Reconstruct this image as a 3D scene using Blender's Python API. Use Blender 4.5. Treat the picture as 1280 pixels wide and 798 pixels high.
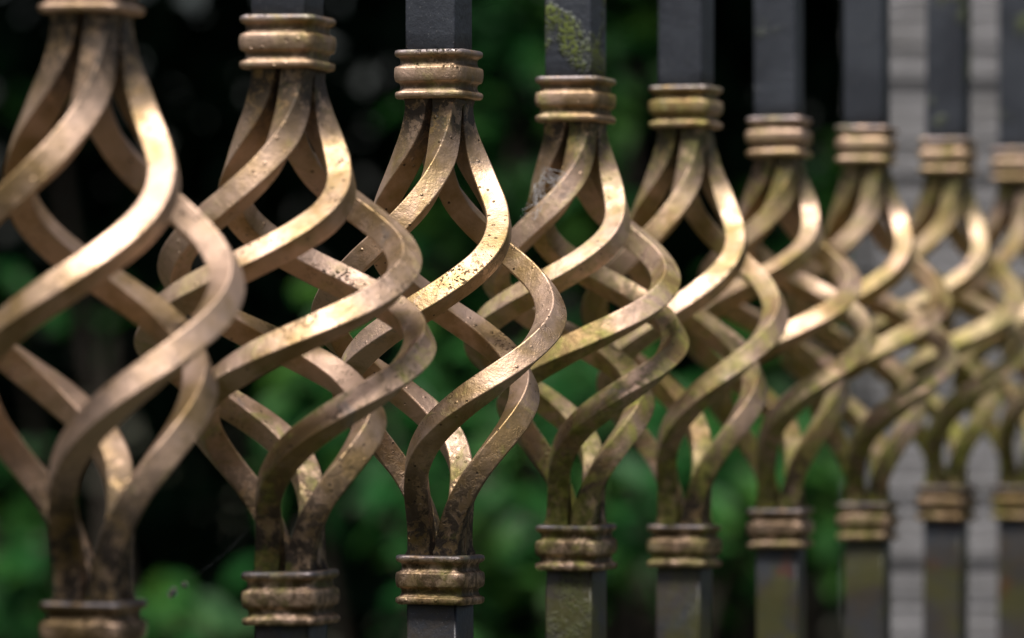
import bpy, bmesh, math, random
from mathutils import Vector, Matrix, noise
random.seed(7)
R = math.radians
for o in list(bpy.data.objects): bpy.data.objects.remove(o)
S = bpy.context.scene
C = S.collection

# ---------------------------------------------------------------- camera, sky, sun, exposure
F = 6730.0                      # focal length in photograph pixels (1280 wide)
CAM_H = 1.0
HORIZ = 458.0
cam_d = bpy.data.cameras.new('camera')
cam = bpy.data.objects.new('camera', cam_d); C.objects.link(cam)
cam.location = (0, 0, CAM_H)
cam.rotation_euler = (R(90) + math.atan((HORIZ - 399.0) / F), 0, 0)
cam_d.sensor_width = 36.0
cam_d.lens = 36.0 * F / 1280.0
cam_d.clip_start = 0.05; cam_d.clip_end = 400
cam_d.dof.use_dof = True
cam_d.dof.focus_distance = 1.60
cam_d.dof.aperture_fstop = (cam_d.lens / 1000.0) / 0.0132
S.camera = cam

SUN_DIR = Vector((-0.10, -0.30, 0.92)).normalized()
W = bpy.data.worlds.new('World'); S.world = W; W.use_nodes = True
nt = W.node_tree
bg = nt.nodes['Background']
sky = nt.nodes.new('ShaderNodeTexSky'); sky.sky_type = 'NISHITA'; sky.sun_disc = False
sky.sun_elevation = math.asin(SUN_DIR.z)
sky.sun_rotation = math.atan2(SUN_DIR.x, SUN_DIR.y)
sky.air_density = 1.0; sky.dust_density = 5.0; sky.ozone_density = 1.0
nt.links.new(sky.outputs[0], bg.inputs[0]); bg.inputs[1].default_value = 0.050
sl = bpy.data.lights.new('sun', 'SUN'); sl.energy = 5.0; sl.angle = R(26); sl.color = (1.0, 0.97, 0.94)
sun = bpy.data.objects.new('sun', sl); C.objects.link(sun)
sun.rotation_euler = (-SUN_DIR).to_track_quat('-Z', 'Y').to_euler(); sun.location = SUN_DIR * 6
S.view_settings.view_transform = 'Standard'; S.view_settings.look = 'None'
S.view_settings.exposure = 0.56; S.view_settings.gamma = 1.0
S.view_settings.use_curve_mapping = False
S.render.engine = 'CYCLES'

# ---------------------------------------------------------------- helpers
def tag(o, label=None, cat=None, group=None, kind=None):
    if label: o['label'] = label
    if cat: o['category'] = cat
    if group: o['group'] = group
    if kind: o['kind'] = kind
    return o
def empty(name, loc, label, cat, group=None, rz=0.0):
    o = bpy.data.objects.new(name, None); C.objects.link(o)
    o.empty_display_size = 0.05
    o.location = loc; o.rotation_euler = (0, 0, rz)
    return tag(o, label, cat, group)
def link(name, me, parent=None, loc=(0, 0, 0), rot=(0, 0, 0)):
    o = bpy.data.objects.new(name, me); C.objects.link(o)
    o.parent = parent; o.location = loc; o.rotation_euler = rot
    return o
def mesh(name, vs, fs, mat, smooth=True):
    me = bpy.data.meshes.new(name); me.from_pydata([tuple(v) for v in vs], [], fs); me.update()
    me.materials.append(mat)
    if smooth: me.polygons.foreach_set('use_smooth', [True] * len(me.polygons))
    return me
def weighted(o):
    m = o.modifiers.new('wn', 'WEIGHTED_NORMAL'); m.weight = 100; m.keep_sharp = True
def px(x, y, Y):
    """where a ray through pixel x, y of the photograph meets depth Y"""
    return Vector(((x - 640.0) / F * Y, Y, CAM_H + (HORIZ - y) / F * Y))

# ---------------------------------------------------------------- node helpers
class NB:
    def __init__(s, name):
        s.m = bpy.data.materials.new(name); s.m.use_nodes = True
        s.t = s.m.node_tree; s.b = s.t.nodes['Principled BSDF']
    def n(s, typ, **kw):
        o = s.t.nodes.new(typ)
        for k, v in kw.items(): setattr(o, k, v)
        return o
    def l(s, a, b): s.t.links.new(a, b)
    def noise(s, scale, detail=4, rough=0.55, vec=None, dist=0.0):
        o = s.n('ShaderNodeTexNoise'); o.inputs['Scale'].default_value = scale
        o.inputs['Detail'].default_value = detail; o.inputs['Roughness'].default_value = rough
        o.inputs['Distortion'].default_value = dist
        if vec: s.l(vec, o.inputs['Vector'])
        return o.outputs['Fac']
    def ramp(s, fac, a, b, lo=0.0, hi=1.0):
        o = s.n('ShaderNodeMapRange'); o.interpolation_type = 'SMOOTHSTEP'
        o.inputs['From Min'].default_value = a; o.inputs['From Max'].default_value = b
        o.inputs['To Min'].default_value = lo; o.inputs['To Max'].default_value = hi
        s.l(fac, o.inputs['Value']); return o.outputs['Result']
    def math(s, op, a, b=None):
        o = s.n('ShaderNodeMath', operation=op, use_clamp=False)
        for i, v in enumerate((a, b)):
            if v is None: continue
            if isinstance(v, (int, float)): o.inputs[i].default_value = v
            else: s.l(v, o.inputs[i])
        return o.outputs[0]
    def mix(s, fac, a, b):
        o = s.n('ShaderNodeMix', data_type='RGBA')
        for i, v in ((0, fac), (6, a), (7, b)):
            if isinstance(v, (int, float)): o.inputs[i].default_value = v
            elif isinstance(v, tuple): o.inputs[i].default_value = (*v, 1)
            else: s.l(v, o.inputs[i])
        return o.outputs[2]
    def mixf(s, fac, a, b):
        o = s.n('ShaderNodeMix', data_type='FLOAT')
        for i, v in ((0, fac), (2, a), (3, b)):
            if isinstance(v, (int, float)): o.inputs[i].default_value = v
            else: s.l(v, o.inputs[i])
        return o.outputs[0]
    def bump(s, h, dist, strength=1.0, prev=None):
        o = s.n('ShaderNodeBump'); o.inputs['Distance'].default_value = dist
        o.inputs['Strength'].default_value = strength; s.l(h, o.inputs['Height'])
        if prev: s.l(prev, o.inputs['Normal'])
        return o.outputs[0]

def coords(nb):
    """object-space position shifted by a random amount per object"""
    tc = nb.n('ShaderNodeTexCoord'); oi = nb.n('ShaderNodeObjectInfo')
    mul = nb.n('ShaderNodeVectorMath', operation='SCALE'); 
    cb = nb.n('ShaderNodeCombineXYZ')
    nb.l(oi.outputs['Random'], cb.inputs[0]); nb.l(oi.outputs['Random'], cb.inputs[1]); nb.l(oi.outputs['Random'], cb.inputs[2])
    nb.l(cb.outputs[0], mul.inputs[0]); mul.inputs['Scale'].default_value = 3.7
    add = nb.n('ShaderNodeVectorMath', operation='ADD')
    nb.l(tc.outputs['Object'], add.inputs[0]); nb.l(mul.outputs[0], add.inputs[1])
    return add.outputs[0], tc.outputs['Object']

def gold_paint(name, moss, base=(0.65, 0.452, 0.335), collar=None):
    nb = NB(name); v, raw = coords(nb)
    sep = nb.n('ShaderNodeSeparateXYZ'); nb.l(raw, sep.inputs[0])
    big = nb.noise(42, 5, 0.6, v)
    mid = nb.noise(160, 5, 0.65, v)
    col = nb.mix(nb.ramp(big, 0.38, 0.66), base, (0.36, 0.235, 0.105))
    # paint rubbed through to greyish undercoat
    rub = nb.ramp(nb.noise(75, 7, 0.7, v, 0.6), 0.60, 0.69)
    col = nb.mix(nb.math('MULTIPLY', rub, 0.45), col, (0.27, 0.265, 0.28))
    # reddish brown rust stains
    rst = nb.ramp(nb.noise(55, 6, 0.7, v, 1.0), 0.60, 0.72)
    col = nb.mix(nb.math('MULTIPLY', rst, 0.5), col, (0.20, 0.085, 0.04))
    # black-brown dirt that has run down to the lower end, blotchy; it thins out upward
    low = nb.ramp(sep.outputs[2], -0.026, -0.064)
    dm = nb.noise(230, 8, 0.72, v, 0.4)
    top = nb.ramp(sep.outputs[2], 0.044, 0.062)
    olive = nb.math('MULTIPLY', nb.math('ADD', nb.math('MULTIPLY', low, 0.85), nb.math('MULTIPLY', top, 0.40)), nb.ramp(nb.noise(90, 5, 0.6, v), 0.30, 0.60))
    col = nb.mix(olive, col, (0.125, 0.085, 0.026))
    drt = nb.math('MULTIPLY', low, nb.ramp(dm, 0.44, 0.53))
    col = nb.mix(nb.math('MULTIPLY', drt, 0.94), col, (0.020, 0.013, 0.008))
    top_dirt_shade = nb.math('MULTIPLY', top, nb.ramp(dm, 0.42, 0.50))  # dirt below the top collar, with the collar's cast shade put into it
    col = nb.mix(nb.math('MULTIPLY', top_dirt_shade, 0.90), col, (0.035, 0.024, 0.015))
    if collar is not None:
        # grime packed into the two grooves, and the top rim worn down to grey
        az = nb.math('ABSOLUTE', sep.outputs[2])
        gr = nb.ramp(nb.math('ABSOLUTE', nb.math('SUBTRACT', az, 0.0037)), 0.0019, 0.0003)
        gf = nb.math('MULTIPLY', gr, nb.ramp(dm, 0.34, 0.54))
        col = nb.mix(nb.math('MULTIPLY', gf, 0.55 + 0.35 * collar), col, (0.07, 0.045, 0.02))
        grime_shade = nb.math('MULTIPLY', nb.ramp(dm, 0.40, 0.56), 0.85 * collar)  # brown grime; lower collars carry more, their shade put into the colour too
        col = nb.mix(grime_shade, col, (0.085, 0.056, 0.025))
        rim = nb.math('MULTIPLY', nb.ramp(sep.outputs[2], 0.0058, 0.0068), nb.ramp(nb.noise(190, 5, 0.7, v), 0.36, 0.50))
        col = nb.mix(nb.math('MULTIPLY', rim, 0.75), col, (0.22, 0.21, 0.235))
    # specks of dirt and algae on the upward faces
    geo = nb.n('ShaderNodeNewGeometry'); sn = nb.n('ShaderNodeSeparateXYZ'); nb.l(geo.outputs['Normal'], sn.inputs[0])
    up = nb.ramp(sn.outputs[2], -0.15, 0.6)
    patch = nb.ramp(nb.noise(48, 3, 0.5, v), 0.50, 0.66)
    spk = nb.ramp(nb.math('ADD', nb.noise(1100, 3, 0.6, v), nb.math('MULTIPLY', nb.math('SUBTRACT', nb.noise(330, 2, 0.5, v), 0.5), 0.6)), 0.57, 0.61)
    spk = nb.math('MULTIPLY', spk, nb.math('MULTIPLY', patch, nb.mixf(up, 0.35, 1.0)))
    col = nb.mix(nb.math('MULTIPLY', spk, 0.9), col, (0.03, 0.024, 0.012))
    # pinholes
    vor = nb.n('ShaderNodeTexVoronoi'); vor.inputs['Scale'].default_value = 420; nb.l(v, vor.inputs['Vector'])
    sel = nb.n('ShaderNodeSeparateColor'); nb.l(vor.outputs['Color'], sel.inputs[0])
    rare = nb.ramp(sel.outputs[0], 0.80, 0.81)
    dot = nb.math('MULTIPLY', nb.ramp(vor.outputs['Distance'], 0.20, 0.11), rare)
    rare2 = nb.ramp(sel.outputs[1], 0.84, 0.85)
    dot2 = nb.math('MULTIPLY', nb.ramp(vor.outputs['Distance'], 0.28, 0.06), rare2)
    col = nb.mix(nb.math('MULTIPLY', dot, 0.85), col, (0.03, 0.02, 0.012))
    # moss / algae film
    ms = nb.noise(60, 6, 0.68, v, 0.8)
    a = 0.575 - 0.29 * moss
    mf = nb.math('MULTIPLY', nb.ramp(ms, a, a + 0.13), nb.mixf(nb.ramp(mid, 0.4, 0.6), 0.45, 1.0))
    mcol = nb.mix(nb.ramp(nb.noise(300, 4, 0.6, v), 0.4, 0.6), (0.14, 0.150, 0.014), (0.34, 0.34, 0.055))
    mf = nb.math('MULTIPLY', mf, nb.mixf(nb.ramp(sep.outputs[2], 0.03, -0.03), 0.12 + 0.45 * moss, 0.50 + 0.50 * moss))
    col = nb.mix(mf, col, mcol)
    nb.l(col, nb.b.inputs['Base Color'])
    met = nb.math('MULTIPLY', nb.math('SUBTRACT', 1.0, nb.math('MAXIMUM', mf, nb.math('MAXIMUM', drt, top_dirt_shade))), 0.78)
    nb.l(met, nb.b.inputs['Metallic']); nb.b.inputs['Specular IOR Level'].default_value = 0.5
    rg = nb.ramp(mid, 0.35, 0.65, 0.43, 0.56)
    rg = nb.mixf(nb.math('MAXIMUM', mf, nb.math('MAXIMUM', drt, spk)), rg, 0.85)
    nb.l(rg, nb.b.inputs['Roughness'])
    h1 = nb.bump(nb.noise(260, 4, 0.6, v), 0.00045, 0.7)
    h2 = nb.bump(nb.noise(1300, 3, 0.6, v), 0.00012, 0.8, h1)
    h3 = nb.bump(nb.math('SUBTRACT', dot2, dot), 0.00035, 1.0, h2)
    h4 = nb.bump(nb.math('MULTIPLY', nb.math('MAXIMUM', drt, nb.math('MAXIMUM', spk, mf)), dm), 0.0005, 0.8, h3)
    nb.l(h4, nb.b.inputs['Normal'])
    return nb.m

def bar_paint(name, moss):
    nb = NB(name); v, raw = coords(nb)
    sep = nb.n('ShaderNodeSeparateXYZ'); nb.l(raw, sep.inputs[0])
    big = nb.noise(30, 5, 0.6, v)
    col = nb.mix(nb.ramp(big, 0.35, 0.65), (0.054, 0.060, 0.073), (0.030, 0.033, 0.042))
    below = nb.ramp(sep.outputs[2], -0.02, -0.05)
    brown = nb.math('MULTIPLY', below, nb.ramp(nb.noise(45, 6, 0.7, v, 0.5), 0.36, 0.60))
    col = nb.mix(nb.math('MULTIPLY', brown, 0.7), col, (0.060, 0.043, 0.024))
    alg = nb.math('MULTIPLY', below, nb.ramp(nb.noise(26, 6, 0.7, v, 0.4), 0.46, 0.60))
    col = nb.mix(nb.math('MULTIPLY', alg, 0.75), col, (0.075, 0.072, 0.016))
    red = nb.math('MULTIPLY', below, nb.ramp(nb.noise(70, 5, 0.7, v, 0.5), 0.62, 0.70))
    col = nb.mix(nb.math('MULTIPLY', red, 0.6), col, (0.12, 0.025, 0.015))
    ms = nb.noise(60, 4, 0.5, v, 0.15)
    fine = nb.noise(900, 3, 0.6, v)
    a = 0.64 - 0.22 * moss
    mf = nb.math('MULTIPLY', nb.math('MULTIPLY', nb.math('MULTIPLY', nb.ramp(ms, a, a + 0.12), nb.ramp(fine, 0.38, 0.55)), 0.45 + 0.55 * moss), nb.math('SUBTRACT', 1.0, nb.math('MULTIPLY', below, 0.7)))
    col = nb.mix(mf, col, (0.13, 0.165, 0.022))
    spk = nb.ramp(nb.noise(1500, 2, 0.5, v), 0.66, 0.72)
    col = nb.mix(nb.math('MULTIPLY', spk, 0.5), col, (0.22, 0.22, 0.22))
    nb.l(col, nb.b.inputs['Base Color'])
    nb.l(nb.mixf(mf, 0.42, 0.9), nb.b.inputs['Roughness'])
    h1 = nb.bump(nb.noise(420, 3, 0.6, v), 0.0004, 0.7)
    h2 = nb.bump(mf, 0.0012, 1.0, h1)
    scr = nb.ramp(nb.noise(38, 8, 0.75, v, 0.3), 0.60, 0.68)
    h2 = nb.bump(scr, 0.00025, 0.8, h2)
    nb.l(h2, nb.b.inputs['Normal'])
    return nb.m

# ---------------------------------------------------------------- the setting: ground
nb = NB('soil_and_grass')
tc = nb.n('ShaderNodeTexCoord'); g = tc.outputs['Object']
c = nb.mix(nb.ramp(nb.noise(1.3, 6, 0.6, g), 0.42, 0.58), (0.035, 0.050, 0.015), (0.045, 0.033, 0.020))
c = nb.mix(nb.ramp(nb.noise(60, 5, 0.7, g), 0.4, 0.7), c, (0.02, 0.018, 0.010))
nb.l(c, nb.b.inputs['Base Color']); nb.b.inputs['Roughness'].default_value = 0.95
nb.l(nb.bump(nb.noise(35, 6, 0.7, g), 0.03), nb.b.inputs['Normal'])
M_ground = nb.m
vs, fs = [], []
xs = [-150, -60, -25] + [-12 + i for i in range(25)] + [25, 60, 150]
ys = [-150, -60, -25] + [-8 + i for i in range(26)] + [30, 60, 150]
for y in ys:
    for x in xs: vs.append((x, y, 0.05 * noise.noise(Vector((x * 0.4, y * 0.4, 0)))))
for j in range(len(ys) - 1):
    for i in range(len(xs) - 1):
        a = j * len(xs) + i; fs.append((a, a + 1, a + 1 + len(xs), a + len(xs)))
tag(link('ground', mesh('ground', vs, fs, M_ground)), kind='structure')

# ---------------------------------------------------------------- the fence
STEP = 0.1337                    # depth between two balusters
YAW = R(17.15)                   # the fence runs 17 degrees off the line of sight, away to the right
DIRV = Vector((math.sin(YAW), math.cos(YAW), 0))
def base_at(i, xpix=None):
    Y = STEP * (9.1 + i)
    if xpix is None: xpix = 2717.4 - 26229.5 / (9.1 + i)
    return Vector(((xpix - 640) / F * Y, Y, 0))
# number, x in photo, y of basket centre, half height mm, middle radius mm, twist, extra phase, moss
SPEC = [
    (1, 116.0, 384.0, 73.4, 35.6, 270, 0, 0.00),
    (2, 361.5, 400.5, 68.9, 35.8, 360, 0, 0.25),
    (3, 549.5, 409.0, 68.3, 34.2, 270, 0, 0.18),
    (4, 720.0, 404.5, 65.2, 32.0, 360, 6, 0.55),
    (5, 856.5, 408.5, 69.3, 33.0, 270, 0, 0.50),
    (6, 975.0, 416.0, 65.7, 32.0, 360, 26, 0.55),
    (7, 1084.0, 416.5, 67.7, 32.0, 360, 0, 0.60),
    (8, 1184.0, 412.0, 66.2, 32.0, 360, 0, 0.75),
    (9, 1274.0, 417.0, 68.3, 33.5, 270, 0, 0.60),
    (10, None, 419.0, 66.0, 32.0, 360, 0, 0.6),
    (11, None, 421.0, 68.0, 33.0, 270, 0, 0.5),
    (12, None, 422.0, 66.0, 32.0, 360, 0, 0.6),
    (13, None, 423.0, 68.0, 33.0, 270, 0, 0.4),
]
A = 0.0070                       # side of one rod; four of them stand in the corners of the 16 mm bar
CORNERS = [R(-58 + 90 * k) + R(0) for k in range(4)]
# in the fence's own frame a corner of the bar points at 45 degrees; yaw of the bar gives -58 in the world
SEC = []
def round_sq(h, r, seg=3):
    out = []
    for q in range(4):
        cx = (h - r) * (1 if q in (0, 3) else -1); cy = (h - r) * (1 if q in (0, 1) else -1)
        for s in range(seg + 1):
            a = q * math.pi / 2 + s * math.pi / 2 / seg
            out.append((cx + r * math.cos(a), cy + r * math.sin(a)))
    return out
SEC = round_sq(A / 2, 0.00055, 3)

def roll_at(v, rnd):
    # how far the square section has rolled away from 'corner outward' along the rod
    f1 = max(0.0, 1 - (v / 0.40) ** 2) ** 2
    f2 = math.exp(-((abs(v) - 0.56) / 0.23) ** 2)
    return R(-16 * f1 + (34 if v < 0 else 8) * f2) + rnd * (1 - v * v)

def rod_mesh(name, mat, k, H, Rm, T, delta, seed):
    rnd = random.Random(seed)
    th0 = R(45 + 90 * k)                    # frame of the baluster
    r0 = (0.0079 - A / 2) * math.sqrt(2)
    rb = random.Random(seed // 10)
    off = Vector((rb.uniform(-1, 1), rb.uniform(-1, 1), 0)) * 0.0012
    el = rb.uniform(-0.035, 0.035)
    wob = [rnd.uniform(-1, 1) for _ in range(6)]
    EXT = 0.0028
    def pt(v):
        if abs(v) > 1:
            vv = 1 if v > 0 else -1
            p = pt(vv); p.z = -v * H; return p
        g = 1.30 * v - 0.30 * v ** 3
        env = (1 - v * v) ** 2
        P = R(T) * (0.5 + 0.5 * g) + R(delta + 2.5 * wob[0]) * env
        f = max(0.0, math.cos(math.pi * v / 2)) ** 2.25
        rr = r0 + (Rm * (1 + 0.035 * wob[1]) - r0) * f
        th = th0 - P
        z = -v * H + 0.0012 * wob[2] * env
        return Vector((rr * math.cos(th) * (1 + el * env), rr * math.sin(th) * (1 - el * env), z)) + off * env
    N = 130; vs = []; fs = []
    vmax = 1 + EXT / H
    for j in range(N + 1):
        v = -vmax + 2 * vmax * j / N
        p = pt(v); t = (pt(v + 0.004) - pt(v - 0.004)).normalized()      # downward
        rad = Vector((p.x, p.y, 0)).normalized()
        n = (rad - t * rad.dot(t)).normalized(); b = t.cross(n)
        vc = max(-1, min(1, v))
        ro = roll_at(vc, 0.10 * wob[3]) + R(45)
        n2 = n * math.cos(ro) + b * math.sin(ro); b2 = t.cross(n2)
        # hammered, slightly uneven stock, with a lump of weld where it enters the collars
        weld = math.exp(-((1.0 - abs(v)) * H / 0.0016) ** 2)
        for (a, c_) in SEC:
            q = p + n2 * a + b2 * c_
            d = 1 + 0.035 * noise.noise(q * 110 + Vector((seed, 0, 0))) + weld * (0.10 + 0.30 * noise.noise(q * 420 + Vector((seed, 5, 0))))
            vs.append(p + (n2 * a + b2 * c_) * d)
    m = len(SEC)
    for j in range(N):
        for s in range(m):
            a = j * m + s; b_ = j * m + (s + 1) % m
            fs.append((a, a + m, b_ + m, b_))
    fs.append(tuple(range(m))); fs.append(tuple(range(N * m + m - 1, N * m - 1, -1)))
    return mesh(name, vs, fs, mat)

def collar_mesh(mat, seed):
    rnd = random.Random(seed)
    # height mm, half width mm
    prof = [(0.0, 8.3), (0.0, 10.2), (0.3, 10.7), (0.9, 10.95), (1.7, 10.95), (2.1, 10.7), (2.35, 10.15), (2.8, 9.75), (3.6, 9.6), (4.4, 9.7),
            (4.85, 10.05), (5.1, 10.6), (5.6, 10.85), (6.6, 11.0), (7.8, 11.05), (9.0, 10.95), (9.5, 10.7), (9.8, 10.1), (10.3, 9.7), (11.0, 9.6), (11.8, 9.65),
            (12.3, 9.9), (12.6, 10.5), (13.0, 10.85), (13.7, 10.95), (14.4, 10.8), (14.75, 10.2), (14.8, 8.3)]
    vs = []; fs = []; seg = 6
    for (z, h) in prof:
        for (x, y) in round_sq(h / 1000, (2.6 if h > 9.0 else 0.9) / 1000, seg):
            q = Vector((x * 400, y * 400, z * 0.4 + seed * 3.1))
            k = 1 + 0.014 * noise.noise(q)
            vs.append((x * k, y * k, (z - 7.4) / 1000 + 0.0002 * noise.noise(q * 1.3)))
    m = 4 * (seg + 1)
    for j in range(len(prof) - 1):
        for s in range(m):
            a = j * m + s; b = j * m + (s + 1) % m
            fs.append((a, b, b + m, a + m))
    a0 = (len(prof) - 1) * m
    for s in range(m): fs.append((s, a0 + s, a0 + (s + 1) % m, (s + 1) % m))   # inner sleeve
    return mesh('collar', vs, fs, mat)

def bar_mesh(mat, zc, H, ztop, zbot):
    """the square bar above and below the basket, one mesh"""
    vs = []; fs = []; ring = round_sq(0.008, 0.0009, 2); m = len(ring)
    for (z0, z1) in ((H + 0.003, ztop - zc), (zbot - zc, -H - 0.003)):
        n = 24; st = len(vs)
        for j in range(n + 1):
            z = z0 + (z1 - z0) * j / n
            for (x, y) in ring: vs.append((x, y, z))
        for j in range(n):
            for s in range(m):
                a = st + j * m + s; b = st + j * m + (s + 1) % m
                fs.append((a, b, b + m, a + m))
        fs.append(tuple(st + s for s in reversed(range(m)))); fs.append(tuple(st + n * m + s for s in range(m)))
    return mesh('baluster', vs, fs, mat)

gold_cache, bar_cache = {}, {}
def gold_collar(ms, gr):
    if (ms, gr) not in gold_cache: gold_cache[(ms, gr)] = gold_paint('collar_paint', ms, collar=gr)
    return gold_cache[(ms, gr)]
def gold(ms):
    if ms not in gold_cache: gold_cache[ms] = gold_paint('gold_paint', ms)
    return gold_cache[ms]
def darkbar(ms):
    if ms not in bar_cache: bar_cache[ms] = bar_paint('charcoal_paint', ms)
    return bar_cache[ms]

RAIL_T, RAIL_B = 1.50, 0.14
ends = base_at(-1), base_at(15)
fence = empty('wrought_iron_fence', base_at(3, 548.0), 'wrought iron fence of charcoal square bars with twisted gold basket cages receding to the right', 'fence')
fl = fence.location
def place(o, w):                 # world position, bar axes turned with the fence
    o.location = Vector(w) - fl
LAB = {1: 'nearest baluster, leftmost and out of focus, gold basket cut by the left edge',
       2: 'second baluster from the left with a tightly wound basket',
       3: 'sharply focused baluster with black specks on its gold rods',
       4: 'baluster with green moss on the charcoal bar above its collar',
       5: 'baluster with olive algae film right of the mossy one'}
for (i, xp, yc, H, Rm, T, dl, ms) in SPEC:
    w = base_at(i, xp); H /= 1000; Rm = (Rm + 0.5) / 1000
    zc = CAM_H + (HORIZ - yc) / F * w.y
    w.z = zc
    rot = math.pi / 2 - YAW       # bar's own x axis along the fence; corners then lie at 45 + 90k
    tilt = (R(random.uniform(-.3, .3)), R(random.uniform(-.3, .3)))
    b = link('baluster', bar_mesh(darkbar(0.85 if i == 4 else (0.3 if i in (8, 9) else 0.0)), zc, H, RAIL_T, RAIL_B), fence)
    b.location = w - fl; b.rotation_euler = (tilt[0], tilt[1], rot + R(random.uniform(-3.0, 3.0)))
    weighted(b)
    if i in LAB: b['label'] = LAB[i]
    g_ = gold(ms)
    for k in range(4):
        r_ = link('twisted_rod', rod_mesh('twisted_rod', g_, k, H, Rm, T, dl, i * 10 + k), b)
        weighted(r_)
    for sgn in (1, -1):
        cme = collar_mesh(gold_collar(min(ms, 0.4), 0.25 if sgn > 0 else 0.9), i * 2 + (sgn > 0))
        c_ = link('collar', cme, b, (0, 0, sgn * (H + 0.0074)), (R(random.uniform(-.9, .9)), R(random.uniform(-.9, .9)), random.choice((0, 1, 2, 3)) * math.pi / 2 + R(random.uniform(-1.5, 1.5))))
        weighted(c_)

def box_mesh(name, sx, sy, sz, mat, bev=0.003):
    bm = bmesh.new(); bmesh.ops.create_cube(bm, size=1)
    for v in bm.verts: v.co = Vector((v.co.x * sx, v.co.y * sy, v.co.z * sz))
    if bev: bmesh.ops.bevel(bm, geom=bm.edges[:], offset=bev, segments=2, affect='EDGES')
    me = bpy.data.meshes.new(name); bm.to_mesh(me); bm.free(); me.materials.append(mat)
    return me
ln = (ends[1] - ends[0]).length
mid = (ends[0] + ends[1]) / 2
for nm, z in (('top_rail', RAIL_T + 0.008), ('bottom_rail', RAIL_B - 0.008)):
    o = link(nm, box_mesh(nm, ln, 0.03, 0.016, darkbar(0.0), 0.0015), fence); o.location = Vector((mid.x, mid.y, z)) - fl
    o.rotation_euler = (0, 0, math.pi / 2 - YAW)
for e in ends:
    e2 = e + DIRV * (0.03 if e is ends[1] else -0.03)
    o = link('post', box_mesh('post', 0.06, 0.06, 1.64, darkbar(0.0), 0.002), fence); o.location = Vector((e2.x, e2.y, 0.80)) - fl
    o.rotation_euler = (0, 0, math.pi / 2 - YAW)

# ---------------------------------------------------------------- pale pillar of thin courses behind the fence
nb = NB('grey_stone'); v, raw = coords(nb)
c = nb.mix(nb.ramp(nb.noise(25, 6, 0.65, v), 0.35, 0.65), (0.27, 0.262, 0.27), (0.20, 0.193, 0.193))
c = nb.mix(nb.ramp(nb.noise(260, 4, 0.7, v), 0.55, 0.75), c, (0.20, 0.19, 0.185))
oi = nb.n('ShaderNodeObjectInfo'); c = nb.mix(nb.ramp(oi.outputs['Random'], 0.0, 1.0, 0.0, 0.14), c, (0.20, 0.19, 0.18))
nb.l(c, nb.b.inputs['Base Color']); nb.b.inputs['Roughness'].default_value = 0.9
nb.l(nb.bump(nb.noise(120, 6, 0.7, v), 0.002), nb.b.inputs['Normal'])
M_stone = nb.m
nb = NB('grey_mortar'); nb.b.inputs['Base Color'].default_value = (0.17, 0.165, 0.165, 1); nb.b.inputs['Roughness'].default_value = 0.95
v, raw = coords(nb); nb.l(nb.bump(nb.noise(200, 5, 0.7, v), 0.002), nb.b.inputs['Normal'])
M_mortar = nb.m
PY = 3.3
pl = px(1098, 0, PY)
PW, PD = 0.30, 0.30
pc = Vector((pl.x + PW / 2, PY + PD / 2, 0))
pillar = empty('stone_pillar', pc, 'pale grey pillar of thin stacked stone courses behind the right end of the fence', 'pillar')
link('core', box_mesh('core', PW - 0.005, PD - 0.005, 1.9, M_mortar, 0.002), pillar, (0, 0, 0.95))
cm = [box_mesh('course', PW, PD, 0.0094, M_stone, 0.0009) for _ in range(3)]
def course_z(k): return 0.005 + 0.0098 * k
rest = bmesh.new()
n_course = int(1.9 / 0.0098)
for k in range(n_course):
    z = course_z(k)
    if 0.74 < z < 1.36:
        link('course', cm[k % 3], pillar, (random.uniform(-.0015, .0015), random.uniform(-.0015, .0015), z), (0, 0, R(random.uniform(-.3, .3))))
    else:
        st = len(rest.verts); rest.from_mesh(cm[0]); rest.verts.ensure_lookup_table()
        dx, dy = random.uniform(-.0015, .0015), random.uniform(-.0015, .0015)
        for q in range(st, len(rest.verts)): rest.verts[q].co += Vector((dx, dy, z))
me = bpy.data.meshes.new('course_stack'); rest.to_mesh(me); rest.free(); me.materials.append(M_stone)
tag(link('course_stack', me, pillar), kind='stuff')
link('cap', box_mesh('cap', PW + .06, PD + .06, 0.05, M_stone, 0.006), pillar, (0, 0, 1.93))

# ---------------------------------------------------------------- greenery behind the fence
def leaf_mat(name, c1, c2, c3, spec=0.3):
    nb = NB(name)
    geo = nb.n('ShaderNodeNewGeometry')
    c = nb.mix(geo.outputs['Random Per Island'], c1, c2)
    tc = nb.n('ShaderNodeTexCoord')
    c = nb.mix(nb.ramp(nb.noise(9, 4, 0.6, tc.outputs['Object']), 0.45, 0.65), c, c3)
    nb.l(c, nb.b.inputs['Base Color']); nb.b.inputs['Roughness'].default_value = 0.5
    nb.b.inputs['Specular IOR Level'].default_value = spec
    tr = nb.n('ShaderNodeBsdfTranslucent'); nb.l(c, tr.inputs[0])
    mx = nb.n('ShaderNodeMixShader'); mx.inputs[0].default_value = 0.25
    out = nb.t.nodes['Material Output']
    nb.l(nb.b.outputs[0], mx.inputs[1]); nb.l(tr.outputs[0], mx.inputs[2]); nb.l(mx.outputs[0], out.inputs[0])
    return nb.m
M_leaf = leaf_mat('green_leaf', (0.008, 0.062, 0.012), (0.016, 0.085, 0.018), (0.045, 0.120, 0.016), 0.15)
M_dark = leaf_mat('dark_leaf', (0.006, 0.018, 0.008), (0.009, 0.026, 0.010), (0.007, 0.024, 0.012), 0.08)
nb = NB('bark'); v, raw = coords(nb)
nb.l(nb.mix(nb.noise(30, 5, 0.7, v), (0.025, 0.018, 0.012), (0.05, 0.038, 0.026)), nb.b.inputs['Base Color'])
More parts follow.
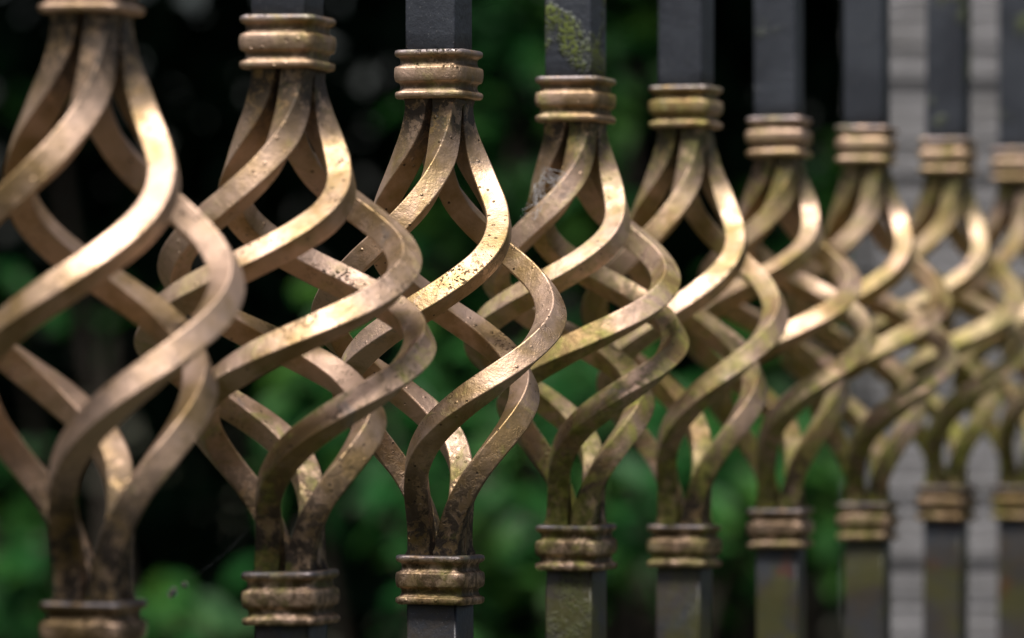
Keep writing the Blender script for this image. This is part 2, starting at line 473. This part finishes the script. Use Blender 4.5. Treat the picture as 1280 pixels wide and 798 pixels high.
nb.b.inputs['Roughness'].default_value = 0.95; nb.l(nb.bump(nb.noise(25, 6, 0.7, v), 0.01), nb.b.inputs['Normal'])
M_bark = nb.m

def add_leaf(vs, fs, p, d, up, L, Wd):
    """one curved leaf, ten triangles: base p, pointing along d"""
    d = d.normalized(); s = d.cross(up)
    if s.length < 1e-3: s = Vector((1, 0, 0))
    s.normalize(); n = s.cross(d).normalized()
    st = len(vs)
    prof = ((0, 0.06), (0.22, 0.75), (0.5, 1.0), (0.8, 0.62), (1.0, 0.04))
    for (t, w) in prof:
        c = p + d * (L * t) - n * (L * 0.22 * t * t)
        vs.append(c - s * (Wd * w / 2) + n * Wd * 0.14 * w); vs.append(c); vs.append(c + s * (Wd * w / 2) + n * Wd * 0.14 * w)
    for j in range(4):
        a = st + 3 * j
        fs.append((a, a + 1, a + 4, a + 3)); fs.append((a + 1, a + 2, a + 5, a + 4))

def foliage(clusters, rnd):
    vs, fs = [], []
    for (c, rad, n, L) in clusters:
        for _ in range(n):
            while True:
                q = Vector((rnd.uniform(-1, 1), rnd.uniform(-1, 1), rnd.uniform(-1, 1)))
                if q.length < 1: break
            p = c + q * rad
            d = Vector((rnd.uniform(-1, 1), rnd.uniform(-1.3, 0.3), rnd.uniform(-0.7, 0.5)))
            up = Vector((rnd.uniform(-.5, .5), rnd.uniform(-.9, .1), 1))
            add_leaf(vs, fs, p, d, up, L * rnd.uniform(.7, 1.25), L * rnd.uniform(.42, .6))
    return vs, fs
def tube(pts, rads, seg=7):
    vs, fs = [], []
    for j, (p, r) in enumerate(zip(pts, rads)):
        t = (pts[min(j + 1, len(pts) - 1)] - pts[max(j - 1, 0)]).normalized()
        a = t.orthogonal().normalized(); b = t.cross(a)
        for s in range(seg):
            an = 2 * math.pi * s / seg; vs.append(p + a * (r * math.cos(an)) + b * (r * math.sin(an)))
    for j in range(len(pts) - 1):
        for s in range(seg):
            q = j * seg + s; w = j * seg + (s + 1) % seg; fs.append((q, w, w + seg, q + seg))
    fs.append(tuple(range(seg))[::-1]); fs.append(tuple(range((len(pts) - 1) * seg, len(pts) * seg)))
    return vs, fs

def shrub(loc, clusters, label, mat, seed, group='shrubs behind the fence'):
    rnd = random.Random(seed)
    loc = Vector(loc)
    root = empty('leafy_shrub', loc, label, 'shrub', group)
    cl = [(c - loc, r, n, L) for (c, r, n, L) in clusters]
    vs, fs = foliage(cl, rnd)
    tag(link('foliage', mesh('foliage', vs, fs, mat), root), kind='stuff')
    for (c, r, n, L) in cl:
        mid_ = Vector((c.x * 0.35, c.y * 0.35, c.z * 0.5)) + Vector((rnd.uniform(-.1, .1), rnd.uniform(-.1, .1), 0))
        pts = [Vector((0, 0, -0.03)), mid_ * 0.5 + Vector((0, 0, .05)), mid_, c.lerp(mid_, 0.35), c]
        tv, tf = tube(pts, [0.016, 0.013, 0.010, 0.007, 0.003])
        link('stem', mesh('stem', tv, tf, M_bark), root)
    return root

# bright sprays of leaves (photo position, depth, radius in m, leaves, leaf length)
def sp(x, y, Y, r, n, L=0.048): return (px(x, y, Y), r * 1.15, int(n * 4.6), L)
shrub((-0.42, 5.6, 0), [sp(15, 370, 5.4, .03, 4), sp(10, 730, 5.4, .07, 9), sp(20, 600, 5.6, .05, 5), sp(215, 775, 5.3, .06, 9), sp(140, 380, 5.9, .05, 3), sp(60, 110, 6.3, .05, 2), sp(30, 770, 5.5, .06, 8)],
      'leafy green shrub seen low behind the nearest baluster at the left edge', M_leaf, 11)
shrub((-0.06, 5.4, 0), [sp(470, 470, 5.3, .10, 16), sp(380, 540, 5.4, .06, 8), sp(600, 640, 5.2, .09, 16), sp(480, 600, 5.7, .05, 5), sp(590, 760, 5.2, .07, 14), sp(640, 480, 5.6, .06, 8)],
      'leafy green shrub seen through the lower rods of the sharp baluster', M_leaf, 12)
shrub((0.03, 6.0, 0), [sp(630, 40, 5.9, .07, 8), sp(640, 180, 5.8, .11, 18), sp(600, 290, 5.8, .09, 12), sp(700, 60, 6.0, .05, 5), sp(790, 40, 6.0, .05, 5), sp(730, 260, 5.7, .06, 7)],
      'tall leafy shrub glowing green between the sharp baluster and the mossy one', M_leaf, 13)
shrub((0.17, 5.3, 0), [sp(790, 600, 5.2, .09, 20), sp(740, 470, 5.4, .07, 10), sp(910, 640, 5.2, .09, 18), sp(900, 560, 5.3, .06, 8), sp(1030, 620, 5.2, .06, 14), sp(770, 700, 5.4, .05, 6), sp(950, 480, 5.6, .07, 8)],
      'bright green shrub seen low between the collars right of centre', M_leaf, 14)
shrub((0.30, 6.1, 0), [sp(1000, 300, 6.0, .07, 7), sp(930, 380, 6.0, .06, 6), sp(1040, 230, 6.2, .05, 5), sp(1040, 400, 6.0, .05, 4)],
      'sparse shrub behind the upper rods left of the stone pillar', M_leaf, 15)

# dark hedge mass and overhanging trees added to keep the place behind the fence in shade
rnd = random.Random(5)
vs, fs = [], []
for _ in range(30000):
    x = rnd.uniform(-2.3, 2.6); z = rnd.uniform(0.0, 2.9)
    y = 7.0 + rnd.random() ** 1.5 * 1.1 + 0.35 * noise.noise(Vector((x * 1.6, z * 1.6, 3.0)))
    d = Vector((rnd.uniform(-1, 1), rnd.uniform(-1, .3), rnd.uniform(-1, .3)))
    add_leaf(vs, fs, Vector((x, y, z)), d, Vector((rnd.uniform(-.4, .4), -.5, 1)), rnd.uniform(.07, .12), rnd.uniform(.035, .06))
hedge = empty('evergreen_hedge', (0.2, 7.9, 0), 'dark evergreen hedge filling the background behind the shrubs', 'hedge')
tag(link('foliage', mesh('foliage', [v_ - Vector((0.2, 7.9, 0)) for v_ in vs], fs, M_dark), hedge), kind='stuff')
for k in range(11):
    x = -2.5 + k * 0.45
    pts = [Vector((x + 0.05 * math.sin(k * 3 + j), 0.55 + 0.06 * math.cos(k + j * 2), j * 0.55 - 0.05)) for j in range(7)]
    tv, tf = tube(pts, [0.03 - 0.004 * j for j in range(7)]); link('stem', mesh('stem', tv, tf, M_bark), hedge)

def tree(loc, h, cr, n, label, seed, name='added_shade_tree'):  # added tree, put in to block sky and sun
    rnd = random.Random(seed); loc = Vector(loc)
    root = empty(name, loc, label, 'tree')
    pts = [Vector((0.08 * math.sin(j + seed), 0.08 * math.cos(j * 1.3), j * h / 6 - 0.05)) for j in range(7)]
    tv, tf = tube(pts, [0.16 - 0.017 * j for j in range(7)], 12)
    link('trunk', mesh('trunk', tv, tf, M_bark), root)
    vs, fs = [], []
    cs = []
    for _ in range(26):
        a = rnd.uniform(0, 6.28); r = cr * math.sqrt(rnd.random())
        c = Vector((r * math.cos(a), r * math.sin(a), h * rnd.uniform(0.62, 1.05) - 0.25 * r)); cs.append(c)
    for q, c in enumerate(cs):
        if q < 9:
            b0 = pts[3 + q % 3]; tv, tf = tube([b0, b0.lerp(c, .5) + Vector((0, 0, .1)), c], [0.05, 0.03, 0.012]); link('limb', mesh('limb', tv, tf, M_bark), root)
        for _ in range(n // 26):
            o = Vector((rnd.gauss(0, .38), rnd.gauss(0, .38), rnd.gauss(0, .28))) * (cr / 2.0)
            add_leaf(vs, fs, c + o, Vector((rnd.uniform(-1, 1), rnd.uniform(-1, 1), rnd.uniform(-.8, .2))), Vector((0, 0, 1)), rnd.uniform(.13, .2), rnd.uniform(.09, .13))
    tag(link('crown', mesh('crown', vs, fs, M_dark), root), kind='stuff')
tree((-1.7, 7.9, 0), 5.4, 3.0, 14000, 'tree added above the hedge to the left to shade it', 21)  # crowns added to keep sun and sky off the hedge
tree((0.3, 8.4, 0), 6.3, 3.0, 14000, 'tree added above the middle of the hedge to shade it', 23)
tree((2.4, 7.9, 0), 5.7, 3.0, 14000, 'tree added above the hedge to the right to shade it', 22)
tree((-3.6, -6.5, 0), 5.5, 2.6, 7000, 'unseen tree added behind the viewer to the left to block the sky', 24)  # added out of view to block the low sky in front of the fence
tree((0.6, -7.5, 0), 5.8, 2.8, 7000, 'unseen tree added straight behind the viewer to block the sky', 25)

for q, (x, y, h) in enumerate(((-6.5, 1.0, 5.6), (-5.5, 5.2, 5.8), (5.0, 7.2, 5.8))):  # added out of view at the sides to block bright horizon sky
    tree((x, y, 0), h, 2.7, 7000, ('unseen tree added far out to the left of the viewer to block the sky', 'unseen tree added left of the hedge end to block the sky',
         'unseen tree added right of the hedge end to block the sky')[q], 30 + q)
# ---------------------------------------------------------------- cobweb on the mossy baluster, thread with drops on the near ones
nb = NB('spider_silk'); nb.b.inputs['Base Color'].default_value = (0.75, 0.76, 0.78, 1); nb.b.inputs['Roughness'].default_value = 0.35
nb.b.inputs['Alpha'].default_value = 0.5
M_silk = nb.m
nb = NB('water_drop'); nb.b.inputs['Base Color'].default_value = (1, 1, 1, 1); nb.b.inputs['Roughness'].default_value = 0.03
nb.b.inputs['Transmission Weight'].default_value = 1.0; nb.b.inputs['IOR'].default_value = 1.33
M_water = nb.m
nb = NB('fine_silk'); nb.b.inputs['Base Color'].default_value = (0.6, 0.6, 0.62, 1); nb.b.inputs['Alpha'].default_value = 0.2
M_fine = nb.m
rnd = random.Random(9)
Y4 = STEP * 13.1
o0 = px(684, 238, Y4 - 0.010)
vs, fs = [], []
for k in range(24):
    a = px(rnd.uniform(652, 690), 0, Y4).x, rnd.uniform(-.016, .004)
    u, w_ = rnd.random(), rnd.random()
    p0 = px(650 + 34 * u + rnd.uniform(-3, 3), 272 - 66 * u + rnd.uniform(-4, 4), Y4 - 0.012 + 0.008 * u)
    p1 = px(668 + 44 * w_ + rnd.uniform(-3, 3), 276 - 62 * w_ + rnd.uniform(-4, 4), Y4 - 0.020 + 0.006 * w_)
    m_ = (p0 + p1) / 2 + Vector((rnd.uniform(-1, 1), rnd.uniform(-1, 1), rnd.uniform(-2, .5))) * 0.0012
    tv, tf = tube([p0 - o0, (p0 - o0).lerp(m_ - o0, .5), m_ - o0, (m_ - o0).lerp(p1 - o0, .5), p1 - o0], [0.00007] * 5, 3)
    st = len(vs); vs += tv; fs += [tuple(q + st for q in f) for f in tf]
web = link('cobweb', mesh('cobweb', vs, fs, M_silk), None, o0)
tag(web, 'small whitish cobweb spun between the upper rods of the mossy baluster', 'cobweb')

a, b = px(318, 655, STEP * 11.1 - .004), px(168, 752, STEP * 10.1 + .004)
thr = empty('spider_thread', a, 'thin spider thread with two hanging water drops between the two nearest balusters', 'spider thread')
pts = [(b - a) * t + Vector((0, 0, -0.0035 * 4 * t * (1 - t))) for t in [j / 12 for j in range(13)]]
tv, tf = tube(pts, [0.000007] * 13, 4); link('thread', mesh('thread', tv, tf, M_fine), thr)
def drop(p, r, ln):
    vs, fs = [], []
    n, m = 10, 12
    for j in range(n + 1):
        th = math.pi * j / n
        for q in range(m):
            ph = 2 * math.pi * q / m; vs.append((r * math.sin(th) * math.cos(ph), r * math.sin(th) * math.sin(ph), ln * math.cos(th)))
    for j in range(n):
        for q in range(m): fs.append((j * m + q, (j + 1) * m + q, (j + 1) * m + (q + 1) % m, j * m + (q + 1) % m))
    return link('water_drop', mesh('water_drop', vs, fs, M_water), thr, p)
def at_t(t): return (b - a) * t + Vector((0, 0, -0.0035 * 4 * t * (1 - t)))
drop(at_t(0.60) - Vector((0, 0, 0.0007)), 0.0008, 0.0008)
d2 = drop(at_t(0.70) - Vector((0, 0, 0.0011)), 0.0010, 0.0016); d2.rotation_euler = (0, R(35), 0)
